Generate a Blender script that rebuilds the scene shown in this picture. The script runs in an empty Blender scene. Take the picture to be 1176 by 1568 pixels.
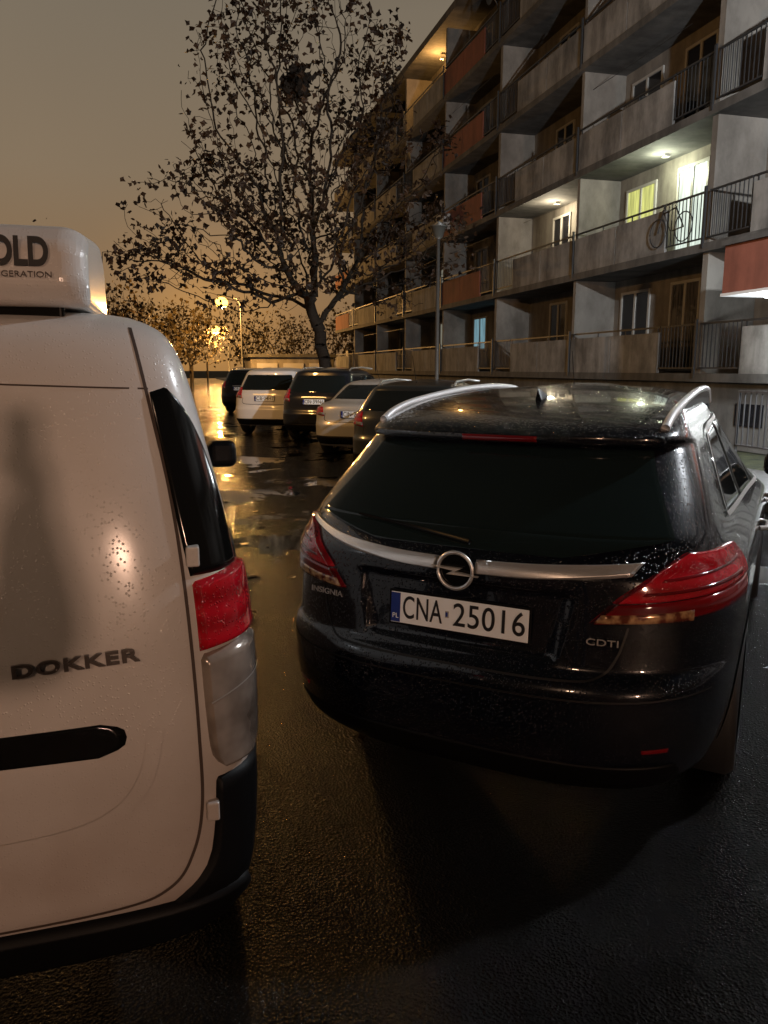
import bpy, bmesh, math, random
import numpy as np
from mathutils import Vector, Matrix, noise
random.seed(7); np.random.seed(7)
scene=bpy.context.scene
scene.view_settings.view_transform='Standard'
scene.view_settings.look='None'
scene.view_settings.exposure=0

# ------------------------------------------------------------------ materials
def mat(name, col=(.5,.5,.5), rough=.5, metal=0, coat=0, emit=None, estr=0, spec=.5, trans=0, coatr=.03):
    m=bpy.data.materials.new(name); m.use_nodes=True
    b=m.node_tree.nodes['Principled BSDF']
    b.inputs['Base Color'].default_value=(*col,1)
    b.inputs['Roughness'].default_value=rough
    b.inputs['Metallic'].default_value=metal
    b.inputs['Coat Weight'].default_value=coat
    b.inputs['Coat Roughness'].default_value=coatr
    b.inputs['Specular IOR Level'].default_value=spec
    b.inputs['Transmission Weight'].default_value=trans
    if emit: 
        b.inputs['Emission Color'].default_value=(*emit,1); b.inputs['Emission Strength'].default_value=estr
    return m
def N(m,t,**k):
    n=m.node_tree.nodes.new(t)
    for a,v in k.items(): setattr(n,a,v)
    return n
def L(m,a,b): m.node_tree.links.new(a,b)
def B(m): return m.node_tree.nodes['Principled BSDF']
def coords(m,scale=(1,1,1)):
    tc=N(m,'ShaderNodeTexCoord'); mp=N(m,'ShaderNodeMapping'); mp.inputs['Scale'].default_value=scale
    L(m,tc.outputs['Object'],mp.inputs['Vector']); return mp.outputs['Vector']
def noisy(m,c1,c2,scale=3,detail=6,lo=.35,hi=.65,sc=(1,1,1)):
    v=coords(m,sc); n=N(m,'ShaderNodeTexNoise'); n.inputs['Scale'].default_value=scale; n.inputs['Detail'].default_value=detail
    L(m,v,n.inputs['Vector'])
    r=N(m,'ShaderNodeValToRGB'); r.color_ramp.elements[0].position=lo; r.color_ramp.elements[1].position=hi
    r.color_ramp.elements[0].color=(*c1,1); r.color_ramp.elements[1].color=(*c2,1)
    L(m,n.outputs['Fac'],r.inputs['Fac']); L(m,r.outputs['Color'],B(m).inputs['Base Color']); return r
def bump(m,scale=100,strength=.3,dist=.002,detail=3):
    v=coords(m); n=N(m,'ShaderNodeTexNoise'); n.inputs['Scale'].default_value=scale; n.inputs['Detail'].default_value=detail
    L(m,v,n.inputs['Vector']); b=N(m,'ShaderNodeBump'); b.inputs['Strength'].default_value=strength; b.inputs['Distance'].default_value=dist
    L(m,n.outputs['Fac'],b.inputs['Height']); L(m,b.outputs['Normal'],B(m).inputs['Normal'])
def droplets(m,scale=110,strength=.5,dist=.0015,thr=.5):
    v=coords(m); vo=N(m,'ShaderNodeTexVoronoi'); vo.inputs['Scale'].default_value=scale
    L(m,v,vo.inputs['Vector'])
    mr=N(m,'ShaderNodeMapRange'); mr.inputs['From Min'].default_value=.08; mr.inputs['From Max'].default_value=.42
    mr.inputs['To Min'].default_value=1; mr.inputs['To Max'].default_value=0; mr.interpolation_type='SMOOTHSTEP'
    L(m,vo.outputs['Distance'],mr.inputs['Value'])
    sp=N(m,'ShaderNodeSeparateColor'); L(m,vo.outputs['Color'],sp.inputs['Color'])
    gt=N(m,'ShaderNodeMath',operation='GREATER_THAN'); gt.inputs[1].default_value=thr; L(m,sp.outputs[0],gt.inputs[0])
    mu=N(m,'ShaderNodeMath',operation='MULTIPLY'); L(m,mr.outputs['Result'],mu.inputs[0]); L(m,gt.outputs[0],mu.inputs[1])
    b=N(m,'ShaderNodeBump'); b.inputs['Strength'].default_value=strength; b.inputs['Distance'].default_value=dist
    L(m,mu.outputs[0],b.inputs['Height']); L(m,b.outputs['Normal'],B(m).inputs['Normal'])
    if B(m).inputs['Coat Weight'].default_value>0: L(m,b.outputs['Normal'],B(m).inputs['Coat Normal'])

M={}
M['black_paint']=mat('black_paint',(.002,.0027,.006),.22,coat=1,spec=.3); droplets(M['black_paint'],120,1.0,.0026,.35)
M['van_paint']=mat('van_paint',(.72,.69,.66),.42,coat=.6,coatr=.16); r_=noisy(M['van_paint'],(.52,.49,.46),(.66,.635,.61),1.6,8,.3,.6); droplets(M['van_paint'],140,.45,.0012,.6)
# base colour mixes to a darker brown towards the bottom, broken by noise
def lower_tint(m,ramp):
    v=coords(m); s=N(m,'ShaderNodeSeparateXYZ'); L(m,v,s.inputs[0])
    n=N(m,'ShaderNodeTexNoise'); n.inputs['Scale'].default_value=5; n.inputs['Detail'].default_value=8; L(m,v,n.inputs['Vector'])
    mz=N(m,'ShaderNodeMapRange'); mz.inputs['From Min'].default_value=.25; mz.inputs['From Max'].default_value=1.05; mz.inputs['To Min'].default_value=.75; mz.inputs['To Max'].default_value=0; L(m,s.outputs['Z'],mz.inputs['Value'])
    mm=N(m,'ShaderNodeMath',operation='MULTIPLY'); L(m,mz.outputs['Result'],mm.inputs[0])
    mn=N(m,'ShaderNodeMapRange'); mn.inputs['From Min'].default_value=.25; mn.inputs['From Max'].default_value=.7; mn.inputs['To Min'].default_value=.6; mn.inputs['To Max'].default_value=1.1; L(m,n.outputs['Fac'],mn.inputs['Value']); L(m,mn.outputs['Result'],mm.inputs[1])
    mx=N(m,'ShaderNodeMix',data_type='RGBA'); L(m,mm.outputs[0],mx.inputs[0]); L(m,ramp.outputs['Color'],mx.inputs[6]); mx.inputs[7].default_value=(.27,.19,.15,1)
    L(m,mx.outputs[2],B(m).inputs['Base Color'])
lower_tint(M['van_paint'],r_)
M['white_paint']=mat('white_paint',(.72,.71,.69),.3,coat=.6)
M['silver_paint']=mat('silver_paint',(.48,.47,.44),.35,metal=.25,coat=.6)
M['grey_paint']=mat('grey_paint',(.035,.04,.042),.3,metal=.4,coat=.7)
M['dark_paint']=mat('dark_paint',(.008,.009,.012),.3,coat=.8)
M['glass']=mat('car_glass',(.010,.013,.013),.04,spec=.6); 
M['glass_wet']=mat('wet_glass',(.009,.016,.0165),.06,spec=.45); droplets(M['glass_wet'],160,.15,.0006,.7)
M['plastic']=mat('black_plastic',(.004,.004,.0045),.5,spec=.15); bump(M['plastic'],400,.2,.0006)
M['gloss_black']=mat('gloss_black',(.005,.005,.005),.12)
M['tyre']=mat('tyre_rubber',(.010,.010,.010),.7); bump(M['tyre'],60,.3,.003)
M['chrome']=mat('chrome',(.75,.74,.72),.12,metal=1); 
M['chrome_dull']=mat('chrome_dull',(.42,.40,.38),.35,metal=.35)
M['badge_dark']=mat('weathered_chrome',(.12,.10,.09),.28,metal=.6)
M['satin']=mat('satin_chrome',(.85,.84,.82),.34,metal=.8); droplets(M['satin'],150,.35,.001,.5)
M['rail_silver']=mat('anodised_rail',(.85,.86,.87),.42,metal=.35,coat=.5); droplets(M['rail_silver'],150,.35,.001,.5)
M['rim']=mat('alloy_rim',(.35,.35,.35),.35,metal=.8)
M['seam']=mat('panel_gap',(.002,.002,.002),.6)
M['vseam']=mat('panel_gap_light',(.06,.04,.03),.6)
def redlens(name,c,scale=60):
    m=mat(name,c,.08,coat=1); v=coords(m)
    w=N(m,'ShaderNodeTexWave'); w.bands_direction='Z'; w.inputs['Scale'].default_value=scale/6; w.inputs['Distortion'].default_value=1.2; L(m,v,w.inputs['Vector'])
    r=N(m,'ShaderNodeValToRGB'); r.color_ramp.elements[0].color=(c[0]*.6,c[1]*.4,c[2]*.4,1); r.color_ramp.elements[1].color=(*c,1)
    L(m,w.outputs['Fac'],r.inputs['Fac']); L(m,r.outputs['Color'],B(m).inputs['Base Color'])
    return m
M['red']=redlens('red_lens',(.52,.008,.020),30); droplets(M['red'],140,1.0,.0022,.4)
M['red_dark']=redlens('dark_red_lens',(.20,.004,.008),30); 
M['clear']=mat('clear_lens',(.33,.30,.27),.12,metal=.35,coat=1); noisy(M['clear'],(.13,.10,.08),(.42,.36,.31),7,3,.35,.6)
M['amber']=mat('amber_lens',(.55,.22,.06),.15,metal=.3,coat=1); noisy(M['amber'],(.14,.03,.015),(.6,.36,.17),30,2,.4,.6)
M['plate']=mat('plate_white',(.90,.95,.97),.35); M['plate_blue']=mat('plate_blue',(.01,.03,.22),.4); M['ink']=mat('plate_ink',(.01,.01,.012),.5)

# wet asphalt
def asphalt():
    m=mat('wet_asphalt',(.02,.02,.02),.3); v=coords(m); b=B(m)
    n1=N(m,'ShaderNodeTexNoise'); n1.inputs['Scale'].default_value=.8; n1.inputs['Detail'].default_value=8; n1.inputs['Roughness'].default_value=.62; n1.inputs['Distortion'].default_value=.5; L(m,v,n1.inputs['Vector'])
    sp=N(m,'ShaderNodeSeparateXYZ'); L(m,v,sp.inputs[0])
    gy=N(m,'ShaderNodeMapRange'); gy.inputs['From Min'].default_value=2.8; gy.inputs['From Max'].default_value=5; gy.inputs['To Min'].default_value=-.12; gy.inputs['To Max'].default_value=.02; L(m,sp.outputs['Y'],gy.inputs['Value'])
    ad=N(m,'ShaderNodeMath',operation='ADD'); L(m,n1.outputs['Fac'],ad.inputs[0]); L(m,gy.outputs['Result'],ad.inputs[1])
    pr=N(m,'ShaderNodeMapRange'); pr.inputs['From Min'].default_value=.530; pr.inputs['From Max'].default_value=.56; L(m,ad.outputs[0],pr.inputs['Value'])
    n2=N(m,'ShaderNodeTexNoise'); n2.inputs['Scale'].default_value=95; n2.inputs['Detail'].default_value=3; n2.inputs['Roughness'].default_value=.6; L(m,v,n2.inputs['Vector'])
    vo=N(m,'ShaderNodeTexVoronoi'); vo.inputs['Scale'].default_value=105; L(m,v,vo.inputs['Vector'])
    add=N(m,'ShaderNodeMath',operation='ADD'); L(m,n2.outputs['Fac'],add.inputs[0]); L(m,vo.outputs['Distance'],add.inputs[1])
    st=N(m,'ShaderNodeMapRange'); st.inputs['To Min'].default_value=1.0; st.inputs['To Max'].default_value=.008; L(m,pr.outputs['Result'],st.inputs['Value'])
    bp=N(m,'ShaderNodeBump'); bp.inputs['Distance'].default_value=.009; L(m,st.outputs['Result'],bp.inputs['Strength']); L(m,add.outputs[0],bp.inputs['Height'])
    L(m,bp.outputs['Normal'],b.inputs['Normal'])
    rr=N(m,'ShaderNodeMapRange'); rr.inputs['To Min'].default_value=.10; rr.inputs['To Max'].default_value=.02; L(m,pr.outputs['Result'],rr.inputs['Value']); L(m,rr.outputs['Result'],b.inputs['Roughness'])
    cr=N(m,'ShaderNodeValToRGB'); cr.color_ramp.elements[0].color=(.002,.002,.002,1); cr.color_ramp.elements[1].color=(.007,.0066,.006,1); L(m,n2.outputs['Fac'],cr.inputs['Fac']); L(m,cr.outputs['Color'],b.inputs['Base Color'])
    sl=N(m,'ShaderNodeMapRange'); sl.inputs['To Min'].default_value=.20; sl.inputs['To Max'].default_value=.42; L(m,pr.outputs['Result'],sl.inputs['Value']); L(m,sl.outputs['Result'],b.inputs['Specular IOR Level'])
    return m
M['asphalt']=asphalt()
M['paving']=mat('paving',(.12,.115,.11),.4); noisy(M['paving'],(.05,.048,.045),(.10,.095,.09),6); bump(M['paving'],30,.4,.01)
M['kerb']=mat('kerb_concrete',(.2,.19,.18),.5); noisy(M['kerb'],(.10,.095,.09),(.2,.19,.18),8)
M['grass']=mat('grass',(.03,.04,.015),.8); noisy(M['grass'],(.015,.02,.008),(.05,.055,.02),4); bump(M['grass'],40,1,.05)
M['bark']=mat('bark',(.030,.023,.017),.85); bump(M['bark'],25,.8,.03)
M['leaf']=mat('leaf_brown',(.05,.028,.014),.6); noisy(M['leaf'],(.018,.011,.007),(.07,.036,.016),.9,3)
M['leaf_wet']=mat('fallen_leaf',(.06,.035,.015),.25); noisy(M['leaf_wet'],(.03,.015,.006),(.12,.07,.02),3,3)
M['leaf2']=mat('leaf_far',(.07,.05,.02),.7); noisy(M['leaf2'],(.04,.03,.01),(.12,.085,.03),.5,3)
M['pole']=mat('galvanised_steel',(.13,.13,.125),.5,metal=.4); M['pole_dark']=mat('lantern_steel',(.07,.066,.06),.55,metal=.3)
def facade(name,c1,c2,streak=.75):
    m=mat(name,c1,.85); v=coords(m,(1,1,.6))
    n=N(m,'ShaderNodeTexNoise'); n.inputs['Scale'].default_value=1.3; n.inputs['Detail'].default_value=10; n.inputs['Roughness'].default_value=.68; L(m,v,n.inputs['Vector'])
    r=N(m,'ShaderNodeValToRGB'); r.color_ramp.elements[0].position=.38; r.color_ramp.elements[1].position=.60
    r.color_ramp.elements[0].color=(*c1,1); r.color_ramp.elements[1].color=(*c2,1); L(m,n.outputs['Fac'],r.inputs['Fac'])
    v2=coords(m,(1,3.5,.35)); n2=N(m,'ShaderNodeTexNoise'); n2.inputs['Scale'].default_value=1.0; n2.inputs['Detail'].default_value=7; L(m,v2,n2.inputs['Vector'])
    mr=N(m,'ShaderNodeMapRange'); mr.inputs['From Min'].default_value=.38; mr.inputs['From Max'].default_value=.58; mr.inputs['To Min'].default_value=streak; mr.inputs['To Max'].default_value=1.0; L(m,n2.outputs['Fac'],mr.inputs['Value'])
    mx_=N(m,'ShaderNodeVectorMath',operation='SCALE'); L(m,r.outputs['Color'],mx_.inputs[0]); L(m,mr.outputs['Result'],mx_.inputs['Scale'])
    L(m,mx_.outputs['Vector'],B(m).inputs['Base Color'])
    return m
M['wall']=facade('rendered_wall',(.16,.145,.125),(.26,.24,.21))
M['panel']=facade('concrete_panel',(.14,.138,.132),(.32,.315,.30))
M['orange']=facade('orange_panel',(.21,.070,.045),(.29,.098,.062),.85)
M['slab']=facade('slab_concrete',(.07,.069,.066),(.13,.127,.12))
M['rail']=mat('rail_paint',(.025,.027,.03),.5)
M['rail_light']=mat('galvanised_rail',(.10,.10,.105),.45,metal=.5)
M['frame']=mat('window_frame',(.42,.41,.38),.4)
M['pane']=mat('dark_pane',(.012,.012,.014),.07,spec=.6)
M['curtain']=mat('curtain_pane',(.13,.12,.11),.15,coat=.6); noisy(M['curtain'],(.03,.03,.03),(.12,.11,.10),5,3,sc=(1,3,.3))
M['lit_yellow']=mat('lit_window_yellow',(.1,.1,.1),.5,emit=(.80,.82,.22),estr=.85)
M['lit_white']=mat('lit_window_white',(.1,.1,.1),.5,emit=(.85,.98,.86),estr=1.0)
M['lit_cream']=mat('lit_window_cream',(.1,.1,.1),.5,emit=(1,.86,.58),estr=.85)
M['lit_blue']=mat('lit_window_blue',(.1,.1,.1),.5,emit=(.38,.72,.85),estr=.42)
M['lit_dim']=mat('lit_window_dim',(.1,.1,.1),.5,emit=(.8,.78,.62),estr=.25)
M['lit_orange']=mat('lit_window_orange',(.1,.1,.1),.5,emit=(1,.42,.1),estr=.6)
for k in ('lit_yellow','lit_white','lit_cream','lit_blue','lit_dim','lit_orange'):
    m=M[k]; v=coords(m,(1,6,.6)); n=N(m,'ShaderNodeTexNoise'); n.inputs['Scale'].default_value=1.8; L(m,v,n.inputs['Vector'])
    mr=N(m,'ShaderNodeMapRange'); mr.inputs['From Min'].default_value=.3; mr.inputs['From Max'].default_value=.7
    s=B(m).inputs['Emission Strength'].default_value; mr.inputs['To Min'].default_value=s*.55; mr.inputs['To Max'].default_value=s*1.15
    L(m,n.outputs['Fac'],mr.inputs['Value']); L(m,mr.outputs['Result'],B(m).inputs['Emission Strength'])
M['bulb_sodium']=mat('sodium_bulb',(1,.6,.2),.5,emit=(1,.50,.08),estr=7)
M['bulb_led']=mat('led_bulb',(1,1,1),.5,emit=(.9,.97,1),estr=30)
M['soffit']=mat('canopy_soffit',(.75,.75,.74),.5)
M['lampglass']=mat('lamp_glass',(.06,.058,.05),.4)
M['cloth']=mat('dark_jacket',(.02,.022,.03),.9); M['skin']=mat('skin',(.5,.3,.22),.5); M['hair']=mat('hair',(.03,.02,.012),.7)

# ------------------------------------------------------------------ helpers
def empty(name,loc=(0,0,0),rz=0):
    e=bpy.data.objects.new(name,None); scene.collection.objects.link(e); e.location=loc; e.rotation_euler=(0,0,rz); e.empty_display_size=.3; return e
def obj(name,verts,faces,material,parent=None,smooth=False):
    me=bpy.data.meshes.new(name); me.from_pydata([tuple(v) for v in verts],[],faces); me.update()
    if smooth: me.polygons.foreach_set('use_smooth',[True]*len(me.polygons))
    if material: me.materials.append(material)
    o=bpy.data.objects.new(name,me); scene.collection.objects.link(o)
    if parent: o.parent=parent
    return o
def bevel(o,w,seg=3):
    md=o.modifiers.new('b','BEVEL'); md.width=w; md.segments=seg; md.limit_method='ANGLE'; return o
def boxv(x0,x1,y0,y1,z0,z1):
    return [(x0,y0,z0),(x1,y0,z0),(x1,y1,z0),(x0,y1,z0),(x0,y0,z1),(x1,y0,z1),(x1,y1,z1),(x0,y1,z1)]
BF=[(0,3,2,1),(4,5,6,7),(0,1,5,4),(1,2,6,5),(2,3,7,6),(3,0,4,7)]
def box(name,x0,x1,y0,y1,z0,z1,material,parent=None,bev=0):
    o=obj(name,boxv(x0,x1,y0,y1,z0,z1),BF,material,parent,smooth=False)
    if bev: bevel(o,bev,4)
    return o
class Boxes:
    def __init__(s): s.d={}
    def add(s,k,x0,x1,y0,y1,z0,z1):
        v,f=s.d.setdefault(k,([],[])); n=len(v); v+=boxv(min(x0,x1),max(x0,x1),min(y0,y1),max(y0,y1),min(z0,z1),max(z0,z1)); f+=[tuple(i+n for i in q) for q in BF]
    def build(s,parent,prefix=''):
        for k,(v,f) in s.d.items(): obj(prefix+k,v,f,M[k],parent)
def tube(name,pts,rad,material,parent=None,n=10,closed=False):
    pts=[Vector(p) for p in pts]; verts=[];faces=[]; up=Vector((0,0,1)); m=len(pts)
    if not hasattr(rad,'__len__'): rad=[rad]*m
    for i,p in enumerate(pts):
        if closed: d=pts[(i+1)%m]-pts[i-1]
        else: d=pts[min(i+1,m-1)]-pts[max(i-1,0)]
        d.normalize(); a=d.cross(up)
        if a.length<.05: a=d.cross(Vector((0,1,0)))
        a.normalize(); b=a.cross(d)
        for k in range(n):
            t=2*math.pi*k/n; verts.append(p+(a*math.cos(t)+b*math.sin(t))*rad[i])
    for i in range(m if closed else m-1):
        j=(i+1)%m
        for k in range(n): faces.append((i*n+k,i*n+(k+1)%n,j*n+(k+1)%n,j*n+k))
    if not closed: faces+= [tuple(range(n)), tuple((m-1)*n+k for k in reversed(range(n)))]
    return obj(name,verts,faces,material,parent,True)
def smoothpts(P,n=6):
    P=[Vector(p) for p in P]; Q=[2*P[0]-P[1]]+P+[2*P[-1]-P[-2]]; out=[]
    for i in range(1,len(Q)-2):
        for k in range(n):
            t=k/n; a,b,c,d=Q[i-1:i+3]; out.append(.5*((2*b)+(c-a)*t+(2*a-5*b+4*c-d)*t*t+(3*b-a-3*c+d)*t**3))
    return out+[P[-1]]
def text(name,s,loc,size,material,parent,rx=90,rz=0,sx=1,ext=.001,space=1,shear=0,bold=0):
    c=bpy.data.curves.new(name,'FONT'); c.body=s; c.size=size; c.align_x='CENTER'; c.align_y='CENTER'; c.extrude=ext; c.space_character=space; c.offset=bold; c.shear=shear
    o=bpy.data.objects.new(name,c); scene.collection.objects.link(o); o.location=loc; o.rotation_euler=(math.radians(rx),0,math.radians(rz)); o.scale=(sx,1,1); c.materials.append(material); o.parent=parent; return o

def pchip(pts):
    xs=np.array([p[0] for p in pts],float); ys=np.array([p[1] for p in pts],float)
    h=np.diff(xs); d=np.diff(ys)/h; m=np.zeros(len(xs)); m[0]=d[0]; m[-1]=d[-1]
    for i in range(1,len(xs)-1):
        if d[i-1]*d[i]>0: m[i]=2*d[i-1]*d[i]/(d[i-1]+d[i])
    def f(x):
        x=min(max(x,xs[0]),xs[-1]); i=min(int(np.searchsorted(xs,x,side='right'))-1,len(xs)-2); i=max(i,0)
        t=(x-xs[i])/h[i]
        return (2*t**3-3*t**2+1)*ys[i]+(t**3-2*t**2+t)*h[i]*m[i]+(-2*t**3+3*t**2)*ys[i+1]+(t**3-t**2)*h[i]*m[i+1]
    return f

class Surf:
    def __init__(s,rear,front,hw,ar,nr=3.5,af=1.2,nf=2.8,disp=None,nq=30,ns=30,nfq=18):
        s.rear=pchip(rear); s.front=pchip(front); s.hw=pchip(hw); s.ar=pchip(ar); s.nr=nr; s.af=af; s.nf=nf; s.disp=disp
        s.nq,s.ns,s.nfq=nq,ns,nfq; s.cache={}
        s.z0=hw[0][0]; s.z1=hw[-1][0]
    def dense(s,z):
        k=round(z,4)
        if k in s.cache: return s.cache[k]
        w=s.hw(z); r=s.rear(z); f=s.front(z); Ln=f-r; a=min(s.ar(z),.45*Ln); b=min(s.af,.5*Ln)
        t=np.linspace(0,math.pi/2,300)
        x1=w*np.sin(t)**(2/s.nr); y1=r+a*(1-np.cos(t)**(2/s.nr))
        x3=(w*np.sin(t)**(2/s.nf))[::-1]; y3=(f-b*(1-np.cos(t)**(2/s.nf)))[::-1]
        x=np.concatenate([x1,x3]); y=np.concatenate([y1,y3])
        d=np.hypot(np.diff(x),np.diff(y)); S=np.concatenate([[0],np.cumsum(d)])
        s.cache[k]=(x,y,S,S[299],S[300]); return s.cache[k]
    def P(s,sv,z):
        x,y,S,_,_=s.dense(z); a=abs(sv); px=float(np.interp(a,S,x)); py=float(np.interp(a,S,y))
        if sv<0: px=-px
        if s.disp and a<S[299]: py+=s.disp(px,z)
        return Vector((px,py,z))
    def sx(s,xv,z):
        x,y,S,_,_=s.dense(z); return math.copysign(float(np.interp(abs(xv),x[:300],S[:300])),xv)
    def sy(s,yv,z,side=1):
        x,y,S,_,_=s.dense(z); return side*float(np.interp(yv,y,S))
    def Nrm(s,sv,z):
        e=.004; du=s.P(sv+e,z)-s.P(sv-e,z); dv=s.P(sv,z+e)-s.P(sv,z-e); n=du.cross(dv)
        if n.length<1e-12: return Vector((0,-1,0))
        n.normalize(); return n
    def body(s,name,material,parent,nz=90):
        zs=np.linspace(0,1,nz); zs=s.z0+(s.z1-s.z0)*zs
        zs=sorted(set(list(zs)+list(s.z1-(s.z1-s.z0)*.06*np.linspace(0,1,12)**2)))
        verts=[];faces=[]; ring=None
        for z in zs:
            x,y,S,Sa,Sb=s.dense(z)
            ss=np.concatenate([np.linspace(0,Sa,s.nq,endpoint=False),np.linspace(Sa,Sb,s.ns,endpoint=False),np.linspace(Sb,S[-1],s.nfq)])
            R=[s.P(q,z) for q in ss]; Lf=[Vector((-p.x,p.y,p.z)) for p in R[1:-1]][::-1]
            rr=R+Lf; verts+=rr; ring=len(rr)
        for i in range(len(zs)-1):
            for k in range(ring): faces.append((i*ring+k,i*ring+(k+1)%ring,(i+1)*ring+(k+1)%ring,(i+1)*ring+k))
        faces.append(tuple(range(ring))[::-1]); faces.append(tuple((len(zs)-1)*ring+k for k in range(ring)))
        return obj(name,verts,faces,material,parent,True)
    def toS(s,c,z,mode):
        if mode=='x': return s.sx(c,z)
        if mode=='yr': return s.sy(c,z,1)
        if mode=='yl': return s.sy(c,z,-1)
        return c
    def patch(s,name,material,left,right,mode='x',off=.004,nu=24,nv=16,parent=None,smooth=True,base=-.003,rim=.02):
        def res(pl,n):
            pl=[np.array(p,float) for p in pl]
            if smooth and len(pl)>2:
                q=[]; P_=[2*pl[0]-pl[1]]+pl+[2*pl[-1]-pl[-2]]
                for i in range(1,len(P_)-2):
                    for t in np.linspace(0,1,12,endpoint=False):
                        p0,p1,p2,p3=P_[i-1:i+3]; q.append(.5*((2*p1)+(-p0+p2)*t+(2*p0-5*p1+4*p2-p3)*t*t+(-p0+3*p1-3*p2+p3)*t**3))
                q.append(pl[-1]); pl=q
            d=[0]
            for i in range(1,len(pl)): d.append(d[-1]+np.linalg.norm(pl[i]-pl[i-1]))
            d=np.array(d)/max(d[-1],1e-9); pl=np.array(pl)
            return n,d,pl
        _,dl,pl=res(left,0); _,dr,pr=res(right,0)
        vs=[0,rim]+list(np.linspace(0,1,nv+1)[1:-1])+[1-rim,1]; us=[0,rim]+list(np.linspace(0,1,nu+1)[1:-1])+[1-rim,1]
        verts=[];faces=[]
        for j,v in enumerate(vs):
            a=np.array([np.interp(v,dl,pl[:,0]),np.interp(v,dl,pl[:,1])]); b=np.array([np.interp(v,dr,pr[:,0]),np.interp(v,dr,pr[:,1])])
            for i,u in enumerate(us):
                c,z=a*(1-u)+b*u; sv=s.toS(c,z,mode)
                o=base if i in(0,len(us)-1) or j in (0,len(vs)-1) else off
                verts.append(s.P(sv,z)+s.Nrm(sv,z)*o)
        n=len(us)
        for j in range(len(vs)-1):
            for i in range(n-1): faces.append((j*n+i,j*n+i+1,(j+1)*n+i+1,(j+1)*n+i))
        o=obj(name,verts,faces,material,parent,True)
        bm=bmesh.new(); bm.from_mesh(o.data); bmesh.ops.recalc_face_normals(bm,faces=bm.faces)
        c=Vector((0,2,.8)); t=sum((f.normal.dot(f.calc_center_median()-c) for f in bm.faces))
        if t<0: bmesh.ops.reverse_faces(bm,faces=bm.faces)
        bm.to_mesh(o.data); bm.free()
        return o
    def strip(s,name,material,pts,width=.006,mode='x',off=.0015,parent=None,sub=10):
        pl=[np.array(p,float) for p in pts]; q=[]; P_=[2*pl[0]-pl[1]]+pl+[2*pl[-1]-pl[-2]]
        for i in range(1,len(P_)-2):
            for t in np.linspace(0,1,sub,endpoint=False):
                p0,p1,p2,p3=P_[i-1:i+3]; q.append(.5*((2*p1)+(-p0+p2)*t+(2*p0-5*p1+4*p2-p3)*t*t+(-p0+3*p1-3*p2+p3)*t**3))
        q.append(pl[-1]); C=[];Nn=[]
        for c,z in q:
            sv=s.toS(c,z,mode); C.append(s.P(sv,z)); Nn.append(s.Nrm(sv,z))
        verts=[];faces=[]
        for i in range(len(C)):
            d=(C[min(i+1,len(C)-1)]-C[max(0,i-1)]).normalized(); sd=d.cross(Nn[i]).normalized()*width/2
            verts+=[C[i]+sd+Nn[i]*off,C[i]-sd+Nn[i]*off]
        for i in range(len(C)-1): faces.append((2*i,2*i+1,2*i+3,2*i+2))
        return obj(name,verts,faces,material,parent,True)

def wheel(par,name,x,y,r,w=.22,side=1):
    prof=[(-w/2,r*.72),(-w/2,r*.93),(-w/2+.03,r),(w/2-.03,r),(w/2,r*.93),(w/2,r*.72)]
    n=36; verts=[];faces=[]
    for k in range(n):
        t=2*math.pi*k/n
        for (px,pr) in prof: verts.append((x+px,y+math.cos(t)*pr,r+math.sin(t)*pr))
    m=len(prof)
    for k in range(n):
        for i in range(m-1): faces.append((k*m+i,k*m+i+1,((k+1)%n)*m+i+1,((k+1)%n)*m+i))
    obj(name+'_tyre',verts,faces,M['tyre'],par,True)
    xo=x+side*(w/2-.03); xi=x+side*(w/2-.07)
    verts=[(xi,y,r)]
    for k in range(n):
        t=2*math.pi*k/n; verts.append((xi,y+math.cos(t)*r*.73,r+math.sin(t)*r*.73))
    faces=[(0,1+k,1+(k+1)%n) for k in range(n)]
    obj(name+'_hubwell',verts,faces,M['gloss_black'],par)
    verts=[];faces=[]
    for sp in range(7):
        t=2*math.pi*sp/7; c,s_=math.cos(t),math.sin(t)
        for (rr,hw_) in ((.03,.03),(r*.72,.02)):
            for sg in (-1,1):
                for xx in (xi,xo): verts.append((xx,y+c*rr-s_*hw_*sg,r+s_*rr+c*hw_*sg))
        b=sp*8; faces+=[(b+1,b+3,b+7,b+5),(b,b+1,b+5,b+4),(b+2,b+3,b+7,b+6)]
    b=len(verts)
    for k in range(n):
        t=2*math.pi*k/n
        for rr in (r*.66,r*.73): verts.append((xo,y+math.cos(t)*rr,r+math.sin(t)*rr))
    for k in range(n): faces.append((b+2*k,b+2*k+1,b+2*((k+1)%n)+1,b+2*((k+1)%n)))
    obj(name+'_rim',verts,faces,M['rim'],par)
def arch(S,par,name,y,r,side):
    verts=[];faces=[]; n=24; mode='yr' if side>0 else 'yl'
    def pt(yy,zz,o):
        zz=max(zz,S.z0); sv=S.toS(yy,zz,mode); return S.P(sv,zz)+Vector((side*o,0,0))
    verts.append(pt(y,r*.9,.004))
    for k in range(n+1):
        t=math.pi*(k/n)*1.16-math.pi*.08; verts.append(pt(y+math.cos(t)*r*1.16,r+math.sin(t)*r*1.16,.004))
    faces=[(0,1+k,2+k) for k in range(n)]
    obj(name+'_arch',verts,faces,M['seam'],par)

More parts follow.
